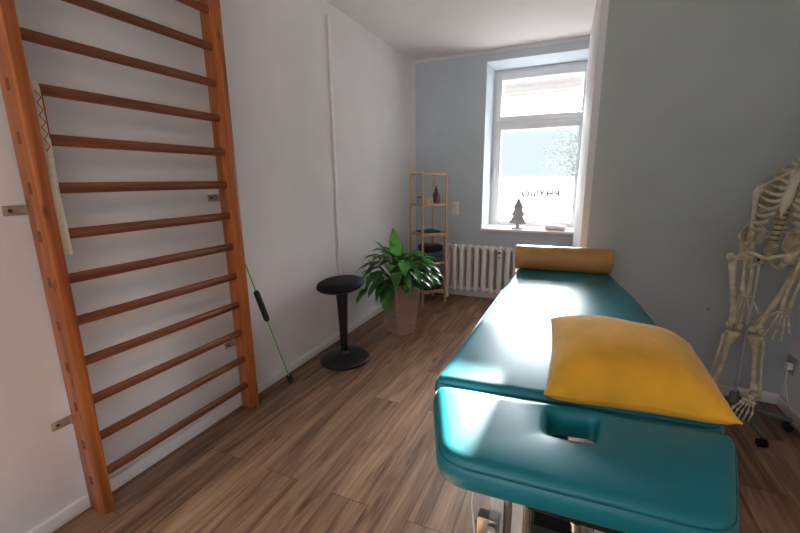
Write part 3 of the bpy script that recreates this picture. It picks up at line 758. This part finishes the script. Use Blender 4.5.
#SKELETON_BEGIN
# ------------------------------------------------------------------ skeleton model on its stand
KO = V((2.775, 2.635, 0)); KR = V((.932, -.361, 0)); KN = V((-.361, -.932, 0))   # origin, its left (photo right), its front
def K(s, n, z): return KO + KR*s + KN*n + V((0, 0, z))
sk = thing('anatomical_skeleton', 'life-size bone-coloured skeleton model hanging on a rolling stand at the right', 'skeleton', KO)
def bone(bm, a, b, r, r0, r1, n=10, flat=1.0, bow=None):
    a = V(a); b = V(b); L = (b-a).length
    ts = [0, .03, .08, .16, .28, .5, .72, .84, .92, .97, 1]
    rr = [r0*.55, r0*.95, r0, r0*.55+r*.45, r*1.05, r, r*1.05, r1*.55+r*.45, r1, r1*.95, r1*.55]
    pts = [a.lerp(b, t) + (V(bow)*sin(pi*t) if bow is not None else V((0, 0, 0))) for t in ts]
    tube(bm, pts, rr, n, flat=flat)
def axis(z):
    """centre line of the trunk: leans to its left going up"""
    return .005 + .060*max(0, min(1.9, (z-.98)/.38))
def A(s, n, z): return K(axis(z)+s, n, z)
def bobj(name, bm, mat=None, parent=None): return obj(name, bm, mat or M_bone, parent or sk, angle=60)
# spine
def spine_n(z): return -.045 - .025*sin((z-1.0)/.5*pi*1.1) if z > 1.0 else -.045
for k in range(17):
    z = 1.035+k*.0265; c = A(0, spine_n(z), z); w_ = .021-.0004*k; bm = B()
    lathe(bm, [(w_, -.009), (w_*.88, -.004), (w_*.88, .004), (w_, .009)], c, 14)
    tube(bm, [c-KN*.012, c-KN*.045+V((0, 0, -.014))], [.007, .004], 6)
    for s in (-1, 1): tube(bm, [c-KN*.012, c+KR*s*.036-KN*.02], [.006, .004], 6)
    bobj('vertebra', bm)
bm = B()
for k in range(17):
    z = 1.048+k*.0265; lathe(bm, [(.018-.0004*k, -.0045), (.018-.0004*k, .0045)], A(0, spine_n(z), z), 14)
bobj('spinal_discs', bm, M_disc)['kind'] = 'stuff'
bm = B(); tube(bm, [A(0, spine_n(1.49), 1.49), A(0, -.045, 1.53), A(0, -.03, 1.57)], .014, 10); bobj('neck', bm)
# ribs
ribs = [(1.452-.031*k, hw, hd, dz) for k, (hw, hd, dz) in enumerate([(.046, .058, .02), (.070, .074, .026), (.088, .086, .032), (.099, .094, .036), (.105, .099, .040), (.109, .101, .044), (.111, .101, .050), (.111, .100, .055), (.109, .097, .060), (.106, .092, .062), (.100, .084, .058)])]
for k, (z0, hw, hd, dz) in enumerate(ribs):
    for s in (-1, 1):
        bm = B(); pts = []; end = 150 if k < 7 else 128-8*(k-7)
        for j in range(15):
            a = radians(8+(end-8)*j/14)
            z = z0-dz*(j/14)**1.3 + .012*sin(pi*min(1, j/5))
            pts.append(A(s*hw*sin(a)**.85, -.045+.03-hd*cos(a), z))
        tube(bm, pts, [.0052]*15, 8, flat=.6) if False else tube(bm, pts, [.0098]*13+[.009, .007], 8, flat=.5)
        bobj('rib', bm)
        bm = B(); e = pts[-1]; zi = [1.392, 1.372, 1.348, 1.322, 1.296, 1.270, 1.246, 1.212, 1.180, 1.150, 1.12][k]
        tgt = A(s*.018, .105, zi) if k < 7 else A(s*(.030+.017*(k-7)), .098-.006*(k-7), zi-.012*(k-6))
        mid = e.lerp(tgt, .5)+V((0, 0, -.008)) + KN*.006
        tube(bm, [e, mid, tgt], [.0088, .009, .0078], 8, flat=.6); bobj('rib_cartilage', bm, M_cart)
bm = B(); rings = []
for n_, z, hw in [(.086, 1.412, .016), (.090, 1.405, .026), (.096, 1.385, .024), (.101, 1.366, .017), (.105, 1.34, .017), (.108, 1.30, .020), (.109, 1.262, .021), (.108, 1.235, .015), (.107, 1.215, .007), (.106, 1.195, .004)]:
    c = A(-.008, n_, z-.012); rings.append([bm.verts.new(c+KR*(hw*cos(2*pi*k/14))+KN*(.0065*sin(2*pi*k/14))) for k in range(14)])
for a, b in zip(rings, rings[1:]):
    for k in range(14): bm.faces.new((a[k], a[(k+1) % 14], b[(k+1) % 14], b[k]))
bm.faces.new(rings[0]); bm.faces.new(rings[-1][::-1])
bobj('sternum', bm, M_cart)
# shoulder girdle
SHR, SHL = K(-.078, 0, 1.300), K(.236, .0, 1.322)
for s, S in ((-1, SHR), (1, SHL)):
    bm = B(); a = A(s*.022, .088, 1.405); m1 = a.lerp(S, .35)+KN*.018+V((0, 0, .006)); m2 = a.lerp(S, .72)-KN*.02+V((0, 0, .012)); e = S+V((0, 0, .022))+KR*(-s*.008)
    tube(bm, [a, m1, m2, e], [.0095, .0068, .0065, .009], 10); bobj('clavicle', bm)
    bm = B()
    tri = [S+V((0, 0, .008))-KN*.01-KR*s*.012, S-KR*s*.085-KN*.075+V((0, 0, .085)), S-KR*s*.070-KN*.085+V((0, 0, -.085)), S-KR*s*.02-KN*.03+V((0, 0, -.03))]
    f_ = [bm.verts.new(p+KN*.003) for p in tri]; b_ = [bm.verts.new(p-KN*.003) for p in tri]
    bm.faces.new(f_); bm.faces.new(b_[::-1])
    for k in range(4): bm.faces.new((f_[k], b_[k], b_[(k+1) % 4], f_[(k+1) % 4]))
    tube(bm, [tri[1].lerp(tri[2], .3)-KN*.004, S-KR*s*.035-KN*.055+V((0, 0, .045)), S-KR*s*.002-KN*.012+V((0, 0, .03)), S+KN*.012+V((0, 0, .026))], [.004, .007, .010, .008], 8)
    tube(bm, [S-KR*s*.026-KN*.01+V((0, 0, .002)), S-KR*s*.022+KN*.022+V((0, 0, .004))], [.008, .005], 8)
    bobj('scapula', bm)
# arms
def arm(S, El, Wr, s):
    bm = B(); ball(bm, S-KR*s*.006, .021); bone(bm, S, El+V((0, 0, .012)), .0105, .021, .019); ball(bm, El+KR*s*.014+V((0, 0, .010)), .014); ball(bm, El-KR*s*.014+V((0, 0, .010)), .015); bobj('humerus', bm)
    off = KR*s*.013
    bm = B(); bone(bm, El+off+V((0, 0, -.012)), Wr+off+KN*.004, .0062, .0105, .0135); bobj('radius', bm)
    bm = B(); bone(bm, El-off*.6+V((0, 0, .010))-KN*.01, Wr-off*.9, .006, .014, .0085, bow=-off*.5); bobj('ulna', bm)
def hand(Wr, d, s, side, spread=1.0, n_thumb=.02):
    """d: pointing direction; side: unit vector from little finger to thumb"""
    d = V(d).normalized(); side = (V(side)-d*V(side).dot(d)).normalized(); nrm = d.cross(side)
    h = bobj('hand_bones', carpals(Wr, d, side, nrm))
    for k, (o, L0, L1, L2, L3) in enumerate([(.021, .060, .036, .022, .016), (.007, .063, .041, .026, .017), (-.007, .058, .038, .024, .017), (-.020, .052, .030, .018, .015)]):
        bm = B(); a = Wr+d*.032+side*o*.8; dd = (d+side*o*9*spread).normalized(); b = a+dd*L0
        bone(bm, a, b, .0036, .0062, .0066, 8); c = b
        cur = dd
        for i, L in enumerate((L1, L2, L3)):
            cur = (cur + nrm*.10).normalized(); e = c+cur*L; bone(bm, c+cur*.001, e, .0030-.0004*i, .0056-.0006*i, .0048-.0008*i, 8); c = e
        obj('finger_bones', bm, M_bone, h, angle=60)
    bm = B(); c = Wr+d*.02+side*.022; cur = (d*.75+side*.75+nrm*n_thumb*10).normalized()
    for i, L in enumerate((.044, .030, .023)):
        e = c+cur*L; bone(bm, c, e, .0038-.0003*i, .0068-.0006*i, .006-.0009*i, 8); c = e; cur = (cur+d*.35).normalized()
    obj('thumb_bones', bm, M_bone, h, angle=60)
def carpals(Wr, d, side, nrm):
    bm = B()
    for i, (u, v) in enumerate([(-.015, .008), (-.002, .006), (.012, .008), (-.018, .022), (-.006, .021), (.007, .022), (.019, .023)]): ball(bm, Wr+side*u+d*v, (.0085, .0085, .0075), n=8, h=6)
    return bm
ELR, WRR = K(-.069, .02, 1.020), K(-.048, .055, .772)
arm(SHR, ELR, WRR, -1); hand(WRR, (K(-.056, .085, .60)-WRR), -1, KR*.9+KN*.3)
ELL, WRL = K(.150, .045, 1.005), K(.112, .075, .720)
arm(SHL, ELL, WRL, 1); hand(WRL, (K(.108, .10, .55)-WRL), 1, -KR*.95+KN*.2, 1.4)
# pelvis
bm = B()
for s in (-1, 1):
    # iliac wing as a curved plate
    gu, gv = 9, 7; F = {}; Bk = {}
    for i in range(gu):
        for j in range(gv):
            t = i/(gu-1); r_j = j/(gv-1)
            def q3(A0, A1, A2): return A0*(1-t)**2+A1*(2*t*(1-t))+A2*t*t
            crest = q3(V((.040, -.080, 1.095)), V((.125, -.045, 1.185)), V((.136, .050, 1.075))); crest.x *= s
            base = q3(V((.040, -.055, 1.020)), V((.055, -.020, .985)), V((.098, .035, .985))); base.x *= s
            p = base.lerp(crest, r_j); p.y -= .014*sin(pi*r_j)
            q = K(p.x+axis(p.z), p.y, p.z); nv = (KR*s*-.35+KN*.9).normalized()
            th_ = .004+.003*(r_j > .9)
            F[i, j] = bm.verts.new(q+nv*th_); Bk[i, j] = bm.verts.new(q-nv*th_)
    for i in range(gu-1):
        for j in range(gv-1):
            bm.faces.new((F[i, j], F[i+1, j], F[i+1, j+1], F[i, j+1])); bm.faces.new((Bk[i, j], Bk[i, j+1], Bk[i+1, j+1], Bk[i+1, j]))
    rim_ = [(i, 0) for i in range(gu)]+[(gu-1, j) for j in range(1, gv)]+[(i, gv-1) for i in range(gu-2, -1, -1)]+[(0, j) for j in range(gv-2, 0, -1)]
    for a, b in zip(rim_, rim_[1:]+rim_[:1]): bm.faces.new((F[a], F[b], Bk[b], Bk[a]))
    P = lambda x, n_, z: K(s*x+axis(z), n_, z)
    ball(bm, P(.083, .015, .968), (.032, .03, .032))
    tube(bm, [P(.075, .03, .985), P(.045, .068, .982), P(.016, .085, .972), P(.006, .086, .962)], [.014, .0085, .011, .014], 10)
    tube(bm, [P(.006, .084, .955), P(.03, .06, .930), P(.052, .02, .905), P(.062, -.01, .915), P(.075, -.005, .95)], [.011, .0085, .015, .018, .018], 10)
    tube(bm, [P(.136, .050, 1.078), P(.122, .052, 1.04), P(.098, .038, .99)], [.008, .009, .014], 8)
bobj('pelvis', bm)
bm = B(); tube(bm, [A(0, -.045, 1.035), A(0, -.058, 1.005), A(0, -.078, .97), A(0, -.082, .935), A(0, -.066, .905)], [.045, .042, .032, .018, .006], 12, flat=.6); bobj('sacrum', bm)
# legs
def leg(hip, troch, knee, ank, s, toe, heel_drop=.045):
    bm = B(); ball(bm, hip, .0235)
    neck = troch-KR*s*.012+V((0, 0, -.012)); tube(bm, [hip, hip.lerp(neck, .5), neck], [.015, .014, .018], 10)
    ball(bm, troch, (.02, .018, .024)); sh_ = neck+V((0, 0, -.02))
    top = knee+V((0, 0, .028))
    bone(bm, sh_+V((0, 0, .015)), top, .0145, .021, .026, 12, bow=KN*.018)
    for u in (-1, 1): ball(bm, knee+KR*u*.021+V((0, 0, .022))-KN*.006, (.021, .026, .022))
    bobj('femur', bm)
    bm = B(); ball(bm, knee+KN*.036+V((0, 0, .024)), (.019, .010, .021), Matrix_to(KN)); bobj('kneecap', bm) if s == 0 else bm.free()
    bm = B(); tp = knee+V((0, 0, -.016)); med = -KR*s*.006
    tube(bm, [tp+V((0, 0, .010)), tp, tp+V((0, 0, -.02)), tp.lerp(ank, .2), tp.lerp(ank, .5)+med, tp.lerp(ank, .85)+med, ank+med+V((0, 0, .02)), ank+med], [.030, .036, .030, .0175, .0125, .0125, .021, .019], 12); bobj('tibia', bm)
    bm = B(); fo = KR*s*.034-KN*.008; bone(bm, tp+fo+V((0, 0, -.015)), ank+KR*s*.022+V((0, 0, -.018)), .0062, .0115, .011, 8); bobj('fibula', bm)
    d = (V(toe)-ank); d = d.normalized(); hor = V((d.x, d.y, 0)).normalized(); sd = V((-hor.y, hor.x, 0))
    bm = B(); ball(bm, ank+V((0, 0, -.024)), (.022, .024, .017)); heel = ank-hor*.045+V((0, 0, -.046))
    tube(bm, [heel-hor*.012, heel, ank+hor*.0+V((0, 0, -.040)), ank+hor*.035+V((0, 0, -.034))], [.014, .022, .019, .014], 10)
    for u in (-.018, 0, .018): ball(bm, ank+d*.07+sd*u+V((0, 0, -.020)), (.014, .014, .012))
    ft_ = bobj('foot_bones', bm)
    for k in range(5):
        o = (-2+k)*.0155; big = (k == (4 if s > 0 else 0)) if False else (k == (0 if s > 0 else 4))
        a = ank+d*.085+sd*o*.8+V((0, 0, -.020)); b = a+d*(.072-.004*abs(k-2))+sd*o*.5; bm = B()
        bone(bm, a, b, .0052 if big else .0038, .009 if big else .0068, .0095 if big else .0066, 8)
        c = b; dd_ = (d+V((0, 0, -.12))).normalized()
        for i, L in enumerate((.032, .022) if big else (.024, .014, .011)):
            e = c+dd_*L; bone(bm, c, e, .0045 if big else .003, .0075 if big else .0052, .006 if big else .0042, 8); c = e; dd_ = (dd_+V((0, 0, -.15))).normalized()
        obj('toe_bones', bm, M_bone, ft_, angle=60)
def Matrix_to(v): return v.to_track_quat('Y', 'Z').to_matrix()
leg(K(-.080, .015, .966), K(-.140, -.005, .945), K(-.072, .03, .545), K(-.122, .01, .185), -1, K(-.150, .24, .085))
leg(K(.095, .015, .966), K(.146, -.005, .945), K(.022, .03, .545), K(.062, .02, .225), 1, K(.012, .24, .125))
# skull
hc_ = A(.0, .0, 1.655); bm = B()
ball(bm, hc_-KN*.012+V((0, 0, .01)), (.072, .090, .075), Matrix_to(KN), 24, 16); ball(bm, hc_+KN*.045+V((0, 0, -.045)), (.048, .042, .05), Matrix_to(KN), 16, 12)
for s in (-1, 1): tube(bm, [hc_+KR*s*.045+KN*.06+V((0, 0, -.035)), hc_+KR*s*.066+KN*.035+V((0, 0, -.038)), hc_+KR*s*.066-KN*.005+V((0, 0, -.036))], [.011, .007, .006], 8)
tube(bm, [hc_+KR*-.05+KN*.068+V((0, 0, .002)), hc_+KN*.084+V((0, 0, .004)), hc_+KR*.05+KN*.068+V((0, 0, .002))], [.007, .010, .007], 8)
ball(bm, hc_+KN*.086+V((0, 0, -.02)), (.008, .012, .016)); sku = bobj('skull', bm)
bm = B()
for s in (-1, 1): ball(bm, hc_+KR*s*.030+KN*.073+V((0, 0, -.018)), (.019, .012, .016), Matrix_to(KN))
ball(bm, hc_+KN*.085+V((0, 0, -.048)), (.011, .008, .015), Matrix_to(KN)); obj('eye_and_nose_openings', bm, M_under, sku)['kind'] = 'stuff'
bm = B(); tube(bm, [hc_+KR*-.058+V((0, 0, -.045)), hc_+KR*-.05+KN*.01+V((0, 0, -.098)), hc_+KR*-.02+KN*.072+V((0, 0, -.115)), hc_+KR*.02+KN*.072+V((0, 0, -.115)), hc_+KR*.05+KN*.01+V((0, 0, -.098)), hc_+KR*.058+V((0, 0, -.045))], [.008, .011, .014, .014, .011, .008], 10); bobj('jaw', bm)
bm = B()
for k in range(12):
    a = radians(-60+120*k/11)
    for z in (-.076, -.090): box(bm, hc_+KR*(.034*sin(a))+KN*(.05+.036*cos(a))+V((0, 0, z))-V((.0028, .0028, .0062)), hc_+KR*(.034*sin(a))+KN*(.05+.036*cos(a))+V((0, 0, z))+V((.0028, .0028, .0062)))
obj('teeth', bm, M_cart, sku, smooth=False)['kind'] = 'stuff'
# stand
HB = K(-.018, -.002, 0)
bm = B(); lathe(bm, [(.03, .075), (.036, .08), (.036, .115), (.024, .13), (.02, .17), (.016, .175)], HB, 24); stn = obj('stand', bm, M_grime, sk); stn['label'] = 'grey five-star rolling base with chrome pole'
bm = B(); tube(bm, [HB+V((0, 0, .12)), HB+V((0, 0, .96))], .0065, 14); obj('pole', bm, M_chrome, stn)
bm = B(); lathe(bm, [(.011, .93), (.011, .965), (.007, .975)], HB, 14); obj('pole_clamp', bm, M_under, stn)
for k in range(5):
    a = radians(-75+72*k); o = V((cos(a), sin(a), 0)); bm = B()
    tube(bm, [HB+o*.02+V((0, 0, .098)), HB+o*.12+V((0, 0, .088)), HB+o*.24+V((0, 0, .068)), HB+o*.262+V((0, 0, .064))], [.019, .017, .013, .010], 12); obj('star_leg', bm, M_grime, stn)
    bm = B(); c = HB+o*.248; px = V((-o.y, o.x, 0))
    for s in (-1, 1): lathe(bm, [(.012, -.009), (.022, -.007), (.022, .007), (.012, .009)], c+px*s*.012+V((0, 0, .0225)), 16, px.to_track_quat('Z', 'Y').to_matrix())
    tube(bm, [c+V((0, 0, .022)), c+V((0, 0, .066))], .008, 8); obj('caster', bm, M_black, stn)
#SKELETON_END
# ------------------------------------------------------------------ light
SKY, GLOW, SUNE, FILL = 2.6, 110.0, 64.0, 5.0
w = bpy.data.worlds.new('sky'); bpy.context.scene.world = w; w.use_nodes = True; nt = w.node_tree
bg = nt.nodes['Background']; tc = nd(nt, 'ShaderNodeTexCoord'); sp_ = nd(nt, 'ShaderNodeSeparateXYZ'); nt.links.new(tc.outputs['Generated'], sp_.inputs[0])
r = nd(nt, 'ShaderNodeValToRGB'); e = r.color_ramp.elements
e[0].position = .10; e[0].color = (.165, .21, .242, 1); e[1].position = .25; e[1].color = (.86, .94, 1, 1)
nt.links.new(sp_.outputs['Z'], r.inputs['Fac'])
SUN = V((.035, 1, .345)).normalized()          # towards the low sun; the hazy sky is brightest around it
dt = nd(nt, 'ShaderNodeVectorMath', operation='DOT_PRODUCT'); dt.inputs[1].default_value = SUN; nt.links.new(tc.outputs['Generated'], dt.inputs[0])
mxz = nd(nt, 'ShaderNodeMath', operation='MAXIMUM'); mxz.inputs[1].default_value = 0; nt.links.new(dt.outputs['Value'], mxz.inputs[0])
pw = nd(nt, 'ShaderNodeMath', operation='POWER'); pw.inputs[1].default_value = 30; nt.links.new(mxz.outputs[0], pw.inputs[0])
st_ = nd(nt, 'ShaderNodeMapRange', interpolation_type='SMOOTHSTEP'); nt.links.new(sp_.outputs['Z'], st_.inputs['Value'])
st_.inputs['From Min'].default_value = .10; st_.inputs['From Max'].default_value = .27
gm = nd(nt, 'ShaderNodeMath', operation='MULTIPLY'); nt.links.new(pw.outputs[0], gm.inputs[0]); nt.links.new(st_.outputs[0], gm.inputs[1])
g2 = nd(nt, 'ShaderNodeMath', operation='MULTIPLY_ADD'); nt.links.new(gm.outputs[0], g2.inputs[0]); g2.inputs[1].default_value = GLOW; g2.inputs[2].default_value = SKY
vs_ = nd(nt, 'ShaderNodeVectorMath', operation='SCALE'); nt.links.new(r.outputs['Color'], vs_.inputs[0]); nt.links.new(g2.outputs[0], vs_.inputs['Scale'])
nt.links.new(vs_.outputs[0], bg.inputs['Color']); bg.inputs['Strength'].default_value = 1
def light(name, kind, loc, energy, color, **k):
    l = bpy.data.lights.new(name, kind); l.energy = energy; l.color = color
    for a, v in k.items(): setattr(l, a, v)
    o = bpy.data.objects.new(name, l); COL.objects.link(o); o.location = loc; return o
s = light('sun', 'SUN', (1.5, 12, 5), SUNE, (1, .95, .88), angle=radians(.9))
s.rotation_euler = V((-.035, -1, -.345)).to_track_quat('-Z', 'Y').to_euler()
for nm, loc, sx, sy, d in [('window_portal', (1.38, 5.035, 1.70), 1.03, 1.76, (0, -1, 0)), ('rear_portal', (1.45, YF-.19, 1.5), 2.1, 1.4, (0, 1, 0))]:
    p = light(nm, 'AREA', loc, 1, (1, 1, 1), shape='RECTANGLE', size=sx, size_y=sy); p.data.cycles.is_portal = True
    p.rotation_euler = V(d).to_track_quat('-Z', 'Z').to_euler()
cl = thing('fill_lamp', 'round white ceiling lamp added for fill light, unseen behind the viewpoint', 'lamp', (1.2, -.7, H))  # unseen lamp, added to brighten the room from behind
bm = B(); lathe(bm, [(.2, 0), (.2, -.03), (.19, -.035)], (1.2, -.7, H), 40); obj('fill_lamp_body', bm, M_trim, cl)
bm = B(); lathe(bm, [(.185, -.034), (.18, -.06), (.12, -.085), (.02, -.092)], (1.2, -.7, H), 40); obj('diffuser', bm, M_fill, cl)
light('fill_lamp_light', 'AREA', (1.2, -.7, H-.1), FILL, (1, .92, .82), shape='DISK', size=.36)  # soft fill light from the added lamp

# ------------------------------------------------------------------ camera
cd = bpy.data.cameras.new('camera'); cam = bpy.data.objects.new('camera', cd); COL.objects.link(cam)
cd.sensor_fit = 'HORIZONTAL'; cd.sensor_width = 36; cd.lens = 392.69/800*36; cd.clip_start = .02
yaw, pitch, roll = -.4241, .2174, -.0114
fw = V((sin(yaw)*cos(pitch), cos(yaw)*cos(pitch), -sin(pitch))); rt = V((cos(yaw), -sin(yaw), 0)); upv = rt.cross(fw)
r_ = rt*cos(roll)+upv*sin(roll); u_ = -rt*sin(roll)+upv*cos(roll)
cam.matrix_world = M(((r_.x, u_.x, -fw.x, 1.8555), (r_.y, u_.y, -fw.y, 0), (r_.z, u_.z, -fw.z, 1.38), (0, 0, 0, 1)))
sc = bpy.context.scene; sc.camera = cam
sc.view_settings.view_transform = 'Standard'; sc.view_settings.look = 'None'; sc.view_settings.exposure = .3; sc.view_settings.gamma = 1; sc.view_settings.use_curve_mapping = False
